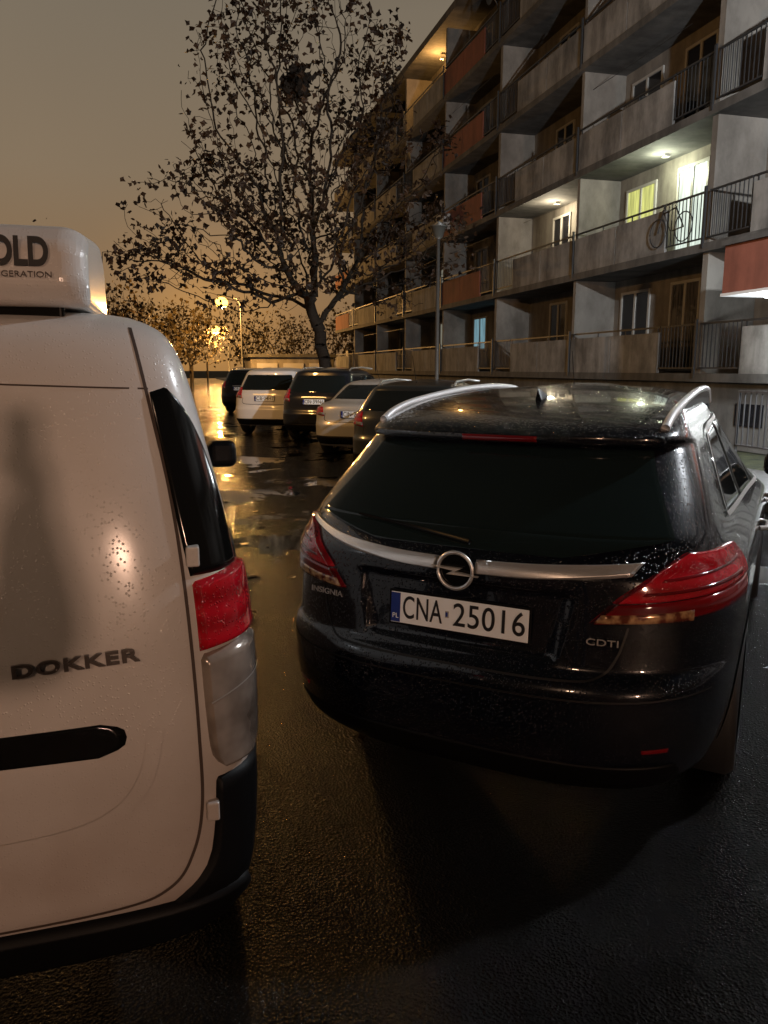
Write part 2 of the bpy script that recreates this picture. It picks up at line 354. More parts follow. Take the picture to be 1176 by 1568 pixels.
def plate(par,loc,s,tilt=-8,rz=0):
    e=bpy.data.objects.new('number_plate',None); scene.collection.objects.link(e); e.parent=par; e.location=loc; e.rotation_euler=(math.radians(tilt),0,math.radians(rz))
    box('plate_board',-.26,.26,-.006,0,-.057,.057,M['plate'],e,.002)
    box('plate_frame',-.268,.268,-.003,.006,-.065,.065,M['plastic'],e,.002)
    box('plate_euroband',-.2585,-.222,-.0075,-.0055,-.0545,.0545,M['plate_blue'],e)
    text('plate_country','PL',(-.240,-.0082,-.032),.026,M['plate'],e,ext=.0003)
    a,b=s
    for name,tx,cx,wd in (('plate_letters',a,-.134,.155),('plate_digits',b,.118,.262)):
        t=text(name,tx,(cx,-.0082,.0),.118,M['ink'],e,ext=.0004,space=1.05,bold=.0006)
        bpy.context.view_layer.update(); w=t.dimensions.x
        t.scale=(wd/max(w,.01),1,1)
    box('plate_sticker',-.044,-.030,-.0078,-.006,-.012,.012,M['frame'],e)
    box('plate_sticker_print',-.042,-.034,-.0084,-.0079,-.008,.008,M['plate_blue'],e)
    return e

# ------------------------------------------------------------------ HERO estate car
def hero_car():
    az=math.radians(42); fwd=Vector((math.sin(az),math.cos(az),0))
    p=Vector((.920,2.47,0))-fwd*.09
    E=empty('parked_estate_car',p,-az)
    def disp(x,z):
        def sm(a,b,v): t=min(max((v-a)/(b-a),0),1); return t*t*(3-2*t)
        hwid=.36+ (z-.70)*.22
        fx=1-sm(hwid-.035,hwid+.01,abs(x)); fz=sm(.675,.70,z)*(1-sm(.90,.925,z))
        return .030*fx*fz
    S=Surf(rear=[(.2,.16),(.28,.07),(.36,.03),(.5,.0),(.60,.0),(.64,.02),(.67,.055),(.80,.072),(.92,.082),(.97,.085),(1.0,.105),(1.05,.15),(1.15,.27),(1.25,.40),(1.34,.51),(1.378,.55),(1.390,.50),(1.42,.53),(1.46,.66),(1.50,.90),(1.54,1.32),(1.565,1.75)],
           front=[(.2,4.7),(.3,4.82),(.5,4.88),(.65,4.84),(.75,4.72),(.83,4.45),(.9,4.1),(.96,3.8),(1.0,3.66),(1.1,3.42),(1.2,3.18),(1.3,2.96),(1.4,2.74),(1.48,2.56),(1.54,2.32),(1.565,2.05)],
           hw=[(.2,.79),(.3,.85),(.45,.885),(.6,.90),(.75,.91),(.88,.905),(.94,.89),(.985,.86),(1.03,.825),(1.1,.79),(1.2,.75),(1.3,.708),(1.38,.672),(1.43,.645),(1.47,.615),(1.505,.565),(1.54,.45),(1.565,.18)],
           ar=[(.2,.7),(.6,.9),(.95,.9),(1.1,.5),(1.4,.38),(1.565,.2)],nr=3.3,disp=disp,nq=56,ns=30)
    S.body('body',M['black_paint'],E,nz=140)
    S.patch('rear_window',M['glass_wet'],[(-.70,1.085),(-.665,1.15),(-.60,1.27),(-.565,1.358)],[(.70,1.085),(.665,1.15),(.60,1.27),(.565,1.358)],'x',.004,nu=40,nv=20,parent=E,smooth=True)
    S.patch('rear_window_lower',M['glass_wet'],[(-.35,1.028),(-.69,1.088)],[(.35,1.028),(.69,1.088)],'x',.0038,nu=40,nv=6,parent=E,base=.003)
    S.patch('spoiler_lip',M['black_paint'],[(-.60,1.384),(-.59,1.40)],[(.60,1.384),(.59,1.40)],'x',.016,nu=40,nv=4,parent=E,base=.0,rim=.01)
    S.patch('brake_light_high',M['red_dark'],[(-.15,1.389),(-.15,1.394)],[(.15,1.389),(.15,1.394)],'x',.018,nu=20,nv=2,parent=E,base=.016)
    top=[(-.72,1.066),(-.5,1.025),(-.25,1.004),(-.055,.998)]; bot=[(-.72,1.046),(-.5,.992),(-.25,.962),(-.055,.952)]
    S.patch('chrome_bar_a',M['satin'],bot,top,'x',.016,nu=6,nv=40,parent=E,rim=.12)
    topr=[(.62,1.028),(.5,1.018),(.25,1.004),(.055,.998)]; botr=[(.585,.985),(.45,.972),(.25,.957),(.055,.952)]
    S.patch('chrome_bar_b',M['satin'],botr,topr,'x',.016,nu=6,nv=40,parent=E,rim=.12)
    zc=.962; c=S.P(0,zc)+Vector((0,-.022,0))
    ring=[c+Vector((.064*math.cos(t),.0,.064*math.sin(t))) for t in np.linspace(0,2*math.pi,40,endpoint=False)]
    tube('badge_ring',ring,.007,M['satin'],E,8,True)
    obj('badge_disc',[c+Vector((0,.008,0))]+[c+Vector((.058*math.cos(t),.008,.058*math.sin(t))) for t in np.linspace(0,2*math.pi,40,endpoint=False)],[(0,1+k,1+(k+1)%40) for k in range(40)],M['gloss_black'],E)
    bp=[(-.088,.012),(.028,.012),(.0,-.002),(.088,-.012),(-.028,-.012),(.0,.002)]
    obj('badge_bolt',[c+Vector((a,-.014,b)) for a,b in bp]+[c+Vector((a,.004,b)) for a,b in bp],[(0,1,2,5),(5,2,3,4),(0,6,7,1),(1,7,8,2),(2,8,9,3),(3,9,10,4),(4,10,11,5),(5,11,6,0)],M['frame'],E)
    plate(E,S.P(0,.79)+Vector((0,-.008,0)),('CNA','25016'),-4)
    def lamp(sg):
        f=lambda pts:[(sg*a,b) for a,b in pts]
        S.patch('tail_lamp',M['red'],f([(.52,.895),(.56,.93),(.67,1.0),(.76,1.050)]),f([(1.20,.930),(1.22,.965),(1.20,1.0),(1.12,1.03)]),'s',.022,nu=44,nv=14,parent=E,rim=.03)
        S.patch('tail_lamp_lower',M['red_dark'],f([(.455,.828),(.52,.893)]),f([(1.15,.872),(1.19,.929)]),'s',.020,nu=44,nv=6,parent=E,rim=.03)
        S.patch('indicator_lens',M['amber'],f([(.475,.834),(.495,.862)]),f([(.80,.842),(.80,.878)]),'s',.0225,nu=12,nv=3,parent=E,base=.017)
        S.patch('lamp_dark_band',M['red_dark'],f([(.61,.925),(.62,.935)]),f([(1.12,.943),(1.12,.953)]),'s',.0245,nu=20,nv=2,parent=E,base=.02)
        S.patch('lamp_dark_band_upper',M['red_dark'],f([(.67,.965),(.68,.973)]),f([(1.12,.983),(1.12,.991)]),'s',.0245,nu=20,nv=2,parent=E,base=.02)
        S.patch('reflector',M['red_dark'],f([(.66,.40),(.66,.415)]),f([(.76,.40),(.76,.415)]),'s',.003,nu=8,nv=3,parent=E)
        S.strip('tailgate_gap',M['seam'],f([(.585,.82),(.555,.72),(.50,.655),(.35,.640),(0,.638)]),.008,'s',.001,E)
    lamp(1); lamp(-1)
    S.strip('bumper_crease',M['seam'],[(-.95,.60),(-.5,.585),(0,.58),(.5,.585),(.95,.60)],.006,'s',.001,E)
    S.patch('lower_bumper',M['plastic'],[(-.8,.205),(-.82,.30),(-.8,.345)],[(.8,.205),(.82,.30),(.8,.345)],'s',.006,parent=E)
    for nm,tx,xx,zz,rz_,sx_ in (('model_text','INSIGNIA',-.555,.80,-11,1.25),('trim_text','CDTI',.505,.770,9,1.5)):
        q=S.P(S.sx(xx,zz),zz)+Vector((0,-.012,0)); text(nm,tx,q,.031,M['chrome_dull'],E,sx=sx_,ext=.002,rz=rz_,rx=86)
    w0=S.P(S.sx(.03,1.055),1.055)+Vector((0,-.035,0)); w1=S.P(S.sx(-.46,1.10),1.10)+Vector((0,-.022,0))
    tube('wiper_arm',[w0,w0.lerp(w1,.5)+Vector((0,-.006,.004)),w1],[.010,.008,.004],M['plastic'],E,8)
    for sd,md in ((1,'yr'),(-1,'yl')):
        S.patch('quarter_window',M['glass'],[(.98,1.09),(1.02,1.16),(1.14,1.28),(1.30,1.375)],[(1.62,1.055),(1.62,1.39)],md,.006,parent=E,nu=14,nv=12)
        S.patch('rear_door_window',M['glass'],[(1.68,1.05),(1.68,1.395)],[(2.42,1.02),(2.40,1.405)],md,.006,parent=E,nu=14,nv=12,smooth=False)
        S.patch('front_door_window',M['glass'],[(2.48,1.02),(2.46,1.40)],[(3.34,.99),(3.05,1.16),(2.66,1.38)],md,.006,parent=E,nu=14,nv=12)
        S.strip('window_chrome_low',M['satin'],[(.95,1.08),(1.3,1.062),(2.0,1.035),(2.8,1.0),(3.36,.98)],.022,md,.008,E)
        S.strip('window_chrome_top',M['satin'],[(.95,1.08),(1.0,1.17),(1.12,1.29),(1.30,1.388),(1.7,1.408),(2.4,1.416),(2.75,1.38),(3.1,1.18),(3.36,.98)],.018,md,.008,E)
        S.strip('door_gap_rear',M['seam'],[(1.50,.75),(1.66,.9),(1.66,1.04)],.007,md,.001,E)
        S.strip('door_gap_mid',M['seam'],[(2.45,.3),(2.45,.7),(2.45,1.02)],.007,md,.001,E)
        S.strip('door_gap_front',M['seam'],[(3.5,.3),(3.5,.7),(3.4,.97)],.007,md,.001,E)
        for yy in (1.9,2.85):
            a=S.P(S.sy(yy,.86,sd),.86)
            tube('door_handle',[a,a+Vector((sd*.035,.03,0)),a+Vector((sd*.035,.19,0)),a+Vector((0,.22,0))],.012,M['satin'],E,8)
        pts=smoothpts([(sd*xx,yy,zz) for yy,zz,xx in ((.66,1.432,.585),(.78,1.468,.588),(1.0,1.500,.59),(1.5,1.535,.588),(2.0,1.548,.582),(2.40,1.535,.572),(2.55,1.505,.565),(2.66,1.46,.56))],5)
        tube('roof_rail',pts,[.017]*len(pts),M['rail_silver'],E,12)
        vs=[];fs=[]
        for q in pts: vs+=[(q.x-.010,q.y,q.z),(q.x+.010,q.y,q.z),(q.x+.012,q.y,q.z-.08),(q.x-.012,q.y,q.z-.08)]
        for i in range(len(pts)-1):
            for k in range(4): fs.append((4*i+k,4*i+(k+1)%4,4*i+4+(k+1)%4,4*i+4+k))
        obj('rail_plinth',vs,fs,M['gloss_black'],E)
        for yy in (.98,3.72):
            arch(S,E,'wheel',yy,.34,sd); wheel(E,'wheel',sd*(.795),yy,.335,.225,sd)
        box('door_mirror',min(sd*.88,sd*1.08),max(sd*.88,sd*1.08),3.12,3.24,.98,1.12,M['black_paint'],E,.04)
    obj('roof_antenna_fin',[(-.018,1.02,1.50),(.018,1.02,1.50),(-.014,1.16,1.52),(.014,1.16,1.52),(0,1.0,1.565),(0,1.035,1.562)],[(0,1,4),(0,4,5,2),(1,3,5,4),(2,5,3)],M['gloss_black'],E)
    return E,S
hero_car()

# ------------------------------------------------------------------ VAN
def van():
    az=math.radians(-1.0)
    lat=Vector((math.cos(az),-math.sin(az),0)); 
    p=Vector((.148,1.70,0))-lat*.87
    E=empty('delivery_van',p,-az)
    S=Surf(rear=[(.25,.10),(.35,.05),(.42,.03),(.5,.03),(.8,.02),(1.0,.03),(1.2,.055),(1.4,.09),(1.6,.14),(1.70,.185),(1.75,.24),(1.78,.33),(1.80,.55),(1.812,.9)],
           front=[(.25,4.2),(.5,4.34),(.7,4.32),(.85,4.25),(.95,4.1),(1.02,3.85),(1.1,3.6),(1.3,3.2),(1.5,2.85),(1.65,2.6),(1.72,2.4),(1.78,2.1),(1.812,1.5)],
           hw=[(.25,.80),(.35,.85),(.6,.872),(.9,.872),(1.1,.858),(1.3,.828),(1.45,.795),(1.6,.76),(1.68,.735),(1.73,.705),(1.77,.64),(1.795,.50),(1.812,.1)],
           ar=[(.25,.30),(.9,.34),(1.4,.30),(1.6,.26),(1.812,.2)],nr=5.0,af=1.0,nf=3,nq=40,ns=30)
    S.body('body',M['van_paint'],E,nz=90)
    for sg in (1,-1):
        f=lambda pts:[(sg*a,b) for a,b in pts]
        S.strip('door_gap',M['vseam'],f([(.625,1.745),(.64,1.68),(.665,1.55),(.695,1.38),(.715,1.2),(.728,1.0),(.735,.8),(.735,.62),(.71,.50),(.65,.42),(.5,.39),(0,.385)]),.008,'x',.001,E)
        S.patch('pillar_trim',M['gloss_black'],f([(.735,1.175),(.712,1.30),(.69,1.44),(.672,1.55),(.665,1.60)]),f([(.90,1.175),(.87,1.30),(.82,1.44),(.755,1.55),(.70,1.61)]),'s',.006,nu=12,nv=20,parent=E)
        S.patch('side_trim',M['plastic'],f([(.93,.98),(.93,1.1),(.90,1.23)]),f([(1.20,.98),(1.16,1.1),(1.02,1.24)]),'s',.006,nu=8,nv=12,parent=E)
        S.patch('tail_lamp_red',M['red'],f([(.748,1.0),(.744,1.08),(.738,1.165)]),f([(.95,1.02),(.945,1.1),(.915,1.19)]),'s',.024,nu=14,nv=10,parent=E,rim=.05)
        S.patch('tail_lamp_clear',M['clear'],f([(.80,.70),(.768,.74),(.756,.85),(.749,.995)]),f([(.87,.70),(.935,.76),(.95,.88),(.952,1.013)]),'s',.022,nu=14,nv=12,parent=E,rim=.05)
        S.strip('lamp_divider',M['chrome_dull'],f([(.762,.88),(.85,.905),(.94,.92)]),.004,'s',.0245,E)
        S.patch('bumper_corner',M['plastic'],f([(.50,.255),(.665,.38),(.74,.45),(.765,.55),(.775,.68)]),f([(1.6,.255),(1.6,.4),(1.5,.5),(1.25,.62),(1.08,.69)]),'s',.014,nu=24,nv=14,parent=E)
        S.patch('bumper_side',M['plastic'],f([(.955,.66),(.955,.80),(.955,.97)]),f([(1.5,.62),(1.4,.66),(1.2,.97)]),'s',.008,nu=10,nv=10,parent=E)
        for zz,xx in ((1.225,.740),(.60,.760)):
            c=S.P(S.sx(xx,zz),zz); box('door_hinge',sg*c.x-.015,sg*c.x+.015,c.y-.022,c.y+.01,zz-.024,zz+.024,M['van_paint'],E,.005)
        box('door_mirror',min(sg*.93,sg*1.10),max(sg*.93,sg*1.10),2.95,3.10,1.07,1.23,M['plastic'],E,.045)
        tube('mirror_arm',[(sg*.80,3.05,1.08),(sg*.97,3.03,1.11)],.03,M['plastic'],E,8)
        for yy in (.75,3.5):
            arch(S,E,'wheel',yy,.33,sg); wheel(E,'wheel',sg*.77,yy,.32,.2,sg)
        md='yr' if sg>0 else 'yl'
        S.patch('cab_window',M['glass'],[(2.35,1.12),(2.35,1.5)],[(3.45,1.08),(3.15,1.3),(2.85,1.5)],md,.005,parent=E)
    S.strip('door_gap_middle',M['vseam'],[(0.0,.40),(0,1.0),(0,1.72)],.009,'x',.001,E)
    S.strip('roof_gap',M['vseam'],[(-.66,1.605),(0,1.625),(.66,1.605)],.004,'x',.001,E)
    S.patch('rear_bumper',M['plastic'],[(-.9,.255),(-.9,.33),(-.88,.375)],[(.9,.255),(.9,.33),(.88,.375)],'s',.03,nu=30,nv=8,parent=E)
    S.patch('handle_trim',M['gloss_black'],[(-.2,.80),(-.2,.862)],[(.525,.79),(.575,.81),(.575,.85),(.525,.868)],'x',.006,nu=24,nv=8,parent=E)
    S.strip('door_crease',M['van_paint'],[(.05,.585),(.40,.60),(.54,.64),(.61,.72),(.64,.84)],.035,'x',.003,E)
    t=text('model_text','DOKKER',(.50,.03,1.0),.072,M['badge_dark'],E,rx=88,rz=3,ext=.004,space=1.1,bold=.002)
    bpy.context.view_layer.update(); t.scale=(.262/t.dimensions.x,.56,1)
    t.location=S.P(S.sx(.480,1.015),1.015)+Vector((0,-.008,0)); t.rotation_euler[1]=math.radians(-2)
    prof=[(.27,1.79),(.245,1.84),(.262,1.93),(.32,1.975),(.75,2.02),(.85,1.97),(.88,1.80)]
    verts=[];faces=[]; XS=(-.50,-.46,.50,.54)
    for i,xw in enumerate(XS):
        sc=.90 if i in(0,3) else 1
        for (yy,zz) in prof: verts.append((xw,yy+(0.03 if i in (0,3) else 0),1.79+(zz-1.79)*sc))
    m=len(prof)
    for i in range(3):
        for k in range(m): faces.append((i*m+k,i*m+(k+1)%m,(i+1)*m+(k+1)%m,(i+1)*m+k))
    faces+=[tuple(range(m)),tuple(3*m+k for k in reversed(range(m)))]
    o=obj('refrigeration_unit',verts,faces,M['van_paint'],E,False); bm=bmesh.new(); bm.from_mesh(o.data); bmesh.ops.recalc_face_normals(bm,faces=bm.faces); bm.to_mesh(o.data); bm.free(); bevel(o,.02,5)
    tl=math.degrees(math.atan2(.017,.09))
    t=text('unit_text','COLD',(.378,.2515,1.905),.088,M['ink'],E,rx=90-tl,ext=.0012,bold=.0032)
    bpy.context.view_layer.update(); t.scale=(.165/t.dimensions.x,1,1)
    t=text('unit_text_small','REFRIGERATION',(.388,.2425,1.857),.019,M['badge_dark'],E,rx=90-tl,ext=.001)
    bpy.context.view_layer.update(); t.scale=(.155/t.dimensions.x,1,1)
    box('unit_base',-.43,.48,.30,.85,1.74,1.80,M['gloss_black'],E,.01)
    return E
van()

# ------------------------------------------------------------------ other parked cars
def car(name,kind,corner,azd,paint,pl,scale=1.0,rails=False,ant=True):
    az=math.radians(azd); lat=Vector((math.cos(az),-math.sin(az),0)); fw=Vector((math.sin(az),math.cos(az),0))
    W=.9*scale
    p=Vector((corner[0],corner[1],0))+lat*W-fw*.12
    E=empty(name,p,-az); E.scale=(scale,)*3
    if kind=='suv':
        rear=[(.25,.1),(.45,0),(.65,.0),(.72,.04),(1.0,.07),(1.1,.12),(1.3,.26),(1.5,.40),(1.58,.42),(1.62,.55),(1.66,.9),(1.68,1.3)]
        front=[(.25,4.3),(.6,4.4),(.85,4.3),(1.0,4.05),(1.07,3.4),(1.12,3.2),(1.3,2.85),(1.5,2.5),(1.6,2.2),(1.66,1.9),(1.68,1.5)]
        hw=[(.25,.84),(.45,.9),(.8,.91),(1.0,.89),(1.08,.85),(1.3,.78),(1.5,.71),(1.58,.64),(1.64,.5),(1.68,.15)]
        win=(1.12,1.50); H=1.68; lampz=(.92,1.20); pz=.92; sw=(.7,3.2,1.13,1.50)
    elif kind=='sedan':
        rear=[(.22,.1),(.4,0),(.6,.0),(.7,.04),(.9,.07),(.98,.10),(1.02,.3),(1.04,.55),(1.1,.68),(1.2,.86),(1.3,1.06),(1.38,1.28),(1.43,1.6),(1.45,1.9)]
        front=[(.22,4.4),(.5,4.5),(.7,4.42),(.82,4.1),(.93,3.5),(.97,3.3),(1.1,3.0),(1.25,2.7),(1.38,2.4),(1.43,2.2),(1.45,2.0)]
        hw=[(.22,.82),(.4,.88),(.75,.89),(.9,.87),(.98,.82),(1.1,.76),(1.25,.68),(1.35,.61),(1.41,.48),(1.45,.15)]
        win=(1.075,1.34); H=1.45; lampz=(.78,.95); pz=.82; sw=(1.1,3.0,1.03,1.33)
    else:
        rear=[(.22,.1),(.4,0),(.6,.0),(.68,.04),(.9,.07),(1.0,.12),(1.15,.24),(1.3,.38),(1.38,.42),(1.42,.6),(1.46,1.0),(1.48,1.4)]
        front=[(.22,4.1),(.5,4.2),(.7,4.12),(.85,3.85),(.95,3.4),(1.0,3.2),(1.15,2.85),(1.3,2.5),(1.4,2.2),(1.46,1.9),(1.48,1.6)]
        hw=[(.22,.82),(.4,.88),(.8,.89),(.93,.87),(1.0,.83),(1.15,.76),(1.3,.69),(1.39,.6),(1.45,.45),(1.48,.15)]
        win=(1.03,1.33); H=1.48; lampz=(.80,1.02); pz=.80; sw=(.75,3.0,1.03,1.33)
    S=Surf(rear,front,hw,[(.2,.6),(.9,.6),(H,.25)],nr=3.5,af=1.1,nf=2.8,nq=20,ns=20,nfq=14)
    S.body('body',paint,E,nz=46)
    z0,z1=win; x0,x1=S.hw(z0)*.86,S.hw(z1)*.84
    S.patch('rear_window',M['glass'],[(-x0,z0),(-x1,z1)],[(x0,z0),(x1,z1)],'x',.005,nu=14,nv=8,parent=E)
    a,b,c,d=sw
    for sd,md in ((1,'yr'),(-1,'yl')):
        m1=a+(b-a)*.30; m2=a+(b-a)*.62
        S.patch('quarter_window',M['glass'],[(a+.12,c),(a+.45,d)],[(m1-.03,c),(m1-.03,d)],md,.005,nu=6,nv=6,parent=E,smooth=False)
        S.patch('rear_door_window',M['glass'],[(m1+.03,c),(m1+.03,d)],[(m2-.03,c),(m2-.03,d)],md,.005,nu=6,nv=6,parent=E,smooth=False)
        S.patch('front_door_window',M['glass'],[(m2+.03,c),(m2+.03,d)],[(b,c),(b-.55,d)],md,.005,nu=6,nv=6,parent=E,smooth=False)
        l0,l1=lampz; f=lambda pts:[(sd*p,q) for p,q in pts]
        S.patch('tail_lamp',M['red'],f([(.62,l0),(.68,l1)]),f([(1.10,l0+.04),(1.05,l1)]),'s',.015,nu=12,nv=6,parent=E,smooth=False)
        S.patch('reverse_lens',M['clear'],f([(.63,l0+.02),(.64,l0+.07)]),f([(.78,l0+.02),(.78,l0+.07)]),'s',.018,nu=4,nv=3,parent=E,smooth=False)
        S.strip('door_gap',M['seam'],[(m1,.5),(m1,.8),(m1,c)],.01,md,.001,E)
        S.strip('door_gap_front',M['seam'],[(m2,.3),(m2,.8),(m2,c)],.01,md,.001,E)
        for yy in (.85,b+.35 if b+.35<3.6 else 3.5):
            arch(S,E,'wheel',yy,.34,sd); wheel(E,'wheel',sd*.785,yy,.33,.21,sd)
        y=b-.15; box('door_mirror',min(sd*.87,sd*1.05),max(sd*.87,sd*1.05),y,y+.1,c-.02,c+.12,paint,E,.03)
        if rails: tube('roof_rail',[(sd*.6,.7,H-.09),(sd*.6,.85,H-.02),(sd*.6,1.5,H),(sd*.6,2.2,H-.03)],.018,M['satin'],E,8)
    S.patch('lower_bumper',M['plastic'],[(-.9,.26),(-.9,.42)],[(.9,.26),(.9,.42)],'s',.006,nu=20,nv=4,parent=E)
    if kind!='sedan': S.strip('tailgate_trim',M['satin'],[(-.3,pz+.10),(0,pz+.105),(.3,pz+.10)],.02,'x',.01,E)
    S.strip('boot_gap',M['seam'],[(-.6,pz+.02),(-.56,pz-.13),(0,pz-.14),(.56,pz-.13),(.6,pz+.02)],.012,'x',.001,E)
    plate(E,S.P(0,pz)+Vector((0,-.012,0)),pl,-5)
    if ant: tube('aerial',[(0,.75 if kind!='sedan' else 1.6,H-.06),(.0,.55 if kind!='sedan' else 1.3,H+.36)],[.006,.003],M['plastic'],E,6)
    return E
car('parked_hatchback','hatch',(3.3,8.2),40,M['dark_paint'],('CIN','4421'))
car('parked_hatchback','hatch',(2.42,11.4),36,M['grey_paint'],('CB','781KL'),rails=True)
car('parked_sedan','sedan',(2.40,14.5),32,M['silver_paint'],('CIN','25RA'))
car('parked_suv','suv',(2.22,17.8),34,M['dark_paint'],('CIN','39N6'),rails=True,ant=False)
car('parked_suv','suv',(1.32,20.0),28,M['white_paint'],('CB','04H7'),ant=False)
car('parked_suv','suv',(1.5,30),30,M['dark_paint'],('CB','128C'),ant=False,rails=True)
car('parked_hatchback','hatch',(2.2,25.5),38,M['dark_paint'],('CB','711A'),ant=False)

# ------------------------------------------------------------------ ground
def sheet(name,x0,x1,y0,y1,z,m): return obj(name,[(x0,y0,z),(x1,y0,z),(x1,y1,z),(x0,y1,z)],[(0,1,2,3)],m)
sheet('ground',-400,400,-400,600,-.02,M['grass'])
sheet('wet_road',-9,6.6,-60,140,0,M['asphalt'])
box('kerb',6.6,6.75,-60,140,-.05,.12,M['kerb'])
box('pavement',6.755,8.6,-60,140,-.05,.115,M['paving'])
box('kerb',-9.15,-9.0,-60,140,-.05,.12,M['kerb'])

# ------------------------------------------------------------------ apartment block
def building():
    E=empty('apartment_block',(0,0,0)); G=Boxes()
    X0,XW=11.0,12.3; nlev=5; zb=1.55; h=2.72; Y0,Y1=-2.2,54.8
    top=zb+h*nlev
    G.add('wall',XW,24,Y0,Y1,0,top)
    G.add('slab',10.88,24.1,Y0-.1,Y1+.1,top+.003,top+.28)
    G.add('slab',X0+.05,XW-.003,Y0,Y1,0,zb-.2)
    bounds=[-2.2+5.7*k for k in range(11)]
    railb={3.5,14.9,26.3,37.7,49.1}
    lit={(1,1):'A',(2,1):'B',(4,4):'C',(3,0):'D',(0,4):'E'}
    rnd=random.Random(3)
    def isrl(y): return any(abs(y-q)<.1 for q in railb)
    for lev in range(nlev):
        z=zb+h*lev
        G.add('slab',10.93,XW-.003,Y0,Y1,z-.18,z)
        for bi in range(10):
            ya,yb=bounds[bi],bounds[bi+1]
            bay=bi-2
            railnear=isrl(ya)
            rl=1.35 if bay!=2 else 1.5
            if railnear: ra,rb,pa,pb=ya+.08,ya+rl,ya+rl+.04,yb-.05
            else: ra,rb,pa,pb=yb-rl,yb-.08,ya+.05,yb-rl-.04
            pm='panel'
            if bay in(3,) and lev>=1: pm='orange'
            if bay in(7,) and lev in(1,2): pm='orange'
            n=2; wd=(pb-pa)/n
            for i in range(n): G.add(pm,X0-.04,X0+.03,pa+i*wd+.015,pa+(i+1)*wd-.015,z-.06,z+.93)
            G.add('rail',X0-.03,X0+.01,pa,pb,z+1.03,z+1.07)
            for i in range(4): 
                yy=pa+.1+(pb-pa-.2)*i/3; G.add('rail',X0-.02,X0,yy-.015,yy+.015,z+.931,z+1.029)
            G.add('rail',X0-.03,X0+.01,ra,rb,z+1.03,z+1.07); G.add('rail',X0-.03,X0+.01,ra,rb,z+.10,z+.13)
            nb=int((rb-ra)/.12)
            for i in range(nb+1):
                yy=ra+(rb-ra)*i/nb; G.add('rail',X0-.018,X0-.002,yy-.008,yy+.008,z+.131,z+1.029)
            hw_=.09 if isrl(ya) else .07
            G.add('wall',X0+.04,XW-.004,ya-hw_,ya+hw_,z+.003,z+h-.183)
            G.add('rail',X0-.09,X0-.045,ya-.03,ya+.03,z-.1,z+1.15)
            def opening(y0,y1,z0,z1,kind,door=False):
                xf=XW-.05
                G.add('frame',xf,XW-.002,y0,y0+.07,z0,z1); G.add('frame',xf,XW-.002,y1-.07,y1,z0,z1)
                G.add('frame',xf,XW-.002,y0+.071,y1-.071,z1-.07,z1); G.add('frame',xf,XW-.002,y0+.071,y1-.071,z0,z0+.07)
                ym=(y0+y1)/2
                if y1-y0>1: G.add('frame',xf,XW-.002,ym-.04,ym+.04,z0+.071,z1-.071)
                G.add(kind,XW-.02,XW-.004,y0+.072,y1-.072,z0+.072,z1-.072)
                if not door: G.add('slab',xf-.1,XW-.051,y0-.05,y1+.05,z0-.05,z0)
            r=rnd.random(); k1='curtain' if r<.35 else 'pane'; k2='pane' if rnd.random()<.7 else 'curtain'
            if bay in (4,5) and lev==0: k2='lit_dim'
            if bay==6 and lev==2: k1='lit_orange'; 
            if bay==4 and lev==1: k2='lit_dim'
            t=lit.get((bay,lev))
            if t=='A': k1,k2='lit_yellow','lit_white'
            if t=='B': k1,k2='lit_cream','pane'
            if t=='C': k1,k2='lit_orange','pane'
            if t=='D': k1,k2='lit_blue','lit_blue'
            if t=='E': k1,k2='pane','lit_white'
            if railnear: w0,w1,d0,d1=yb-1.85,yb-.45,ya+1.75,ya+2.95
            else: w0,w1,d0,d1=ya+.45,ya+1.85,yb-2.95,yb-1.75
            opening(w0,w1,z+.85,z+2.2,k1); opening(d0,d1,z+.05,z+2.25,k2,True)
            if rnd.random()<.45 and t is None:
                yy=pa+rnd.random()*(pb-pa-.8); G.add('curtain' if rnd.random()<.5 else 'rail',X0+.35,X0+.75,yy,yy+.3+rnd.random()*.5,z+.003,z+.9+rnd.random()*.6)
            if rnd.random()<.35 :
                G.add('rail',X0+.3,X0+.31,pa,pb,z+2.1,z+2.11)
            if t in('A','B','C'):
                ym=(ya+yb)/2
                G.add('frame',11.75,11.9,ym-.07,ym+.07,z+h-.25,z+h-.185)
                ld=bpy.data.lights.new('loggia_light','POINT'); ld.energy={'A':90,'B':105,'C':210}[t]; ld.color={'A':(.92,.97,.70),'B':(1,.84,.58),'C':(1,.50,.14)}[t]; ld.shadow_soft_size=.1
                lo=bpy.data.objects.new('loggia_light',ld); scene.collection.objects.link(lo); lo.location=(11.7,ym,z+h-.55); lo.parent=E
    for bi in range(10):
        ya=bounds[bi]
        for dy in (1.2,3.6): G.add('pane',X0+.03,X0+.047,ya+dy,ya+dy+.8,.5,.95); 
    for yy in (5,18,33,46): G.add('slab',15,16.5,yy,yy+1.5,top+.281,top+1.3)
    def dish(y,z):
        vs=[(X0-.25,y,z)]; n=18
        for k in range(n): t=2*math.pi*k/n; vs.append((X0-.33-.1*math.sin(t)*.2,y+.33*math.cos(t),z+.33*math.sin(t)))
        obj('satellite_dish',vs,[(0,1+k,1+(k+1)%n) for k in range(n)],M['rail'],E)
        tube('dish_arm',[(X0-.25,y,z),(X0-.05,y,z-.3),(X0-.02,y,zb+h*round((z-zb)/h-.5)+1.05)],.02,M['rail'],E,6)
    dish(26.6,zb+h*4+1.5); dish(21.3,zb+h*4+1.5); dish(36,zb+h*3+1.3)
    G.add('frame',X0-.38,X0-.05,31.0,31.8,zb+h*2+.2,zb+h*2+.8)
    z=zb+h*1
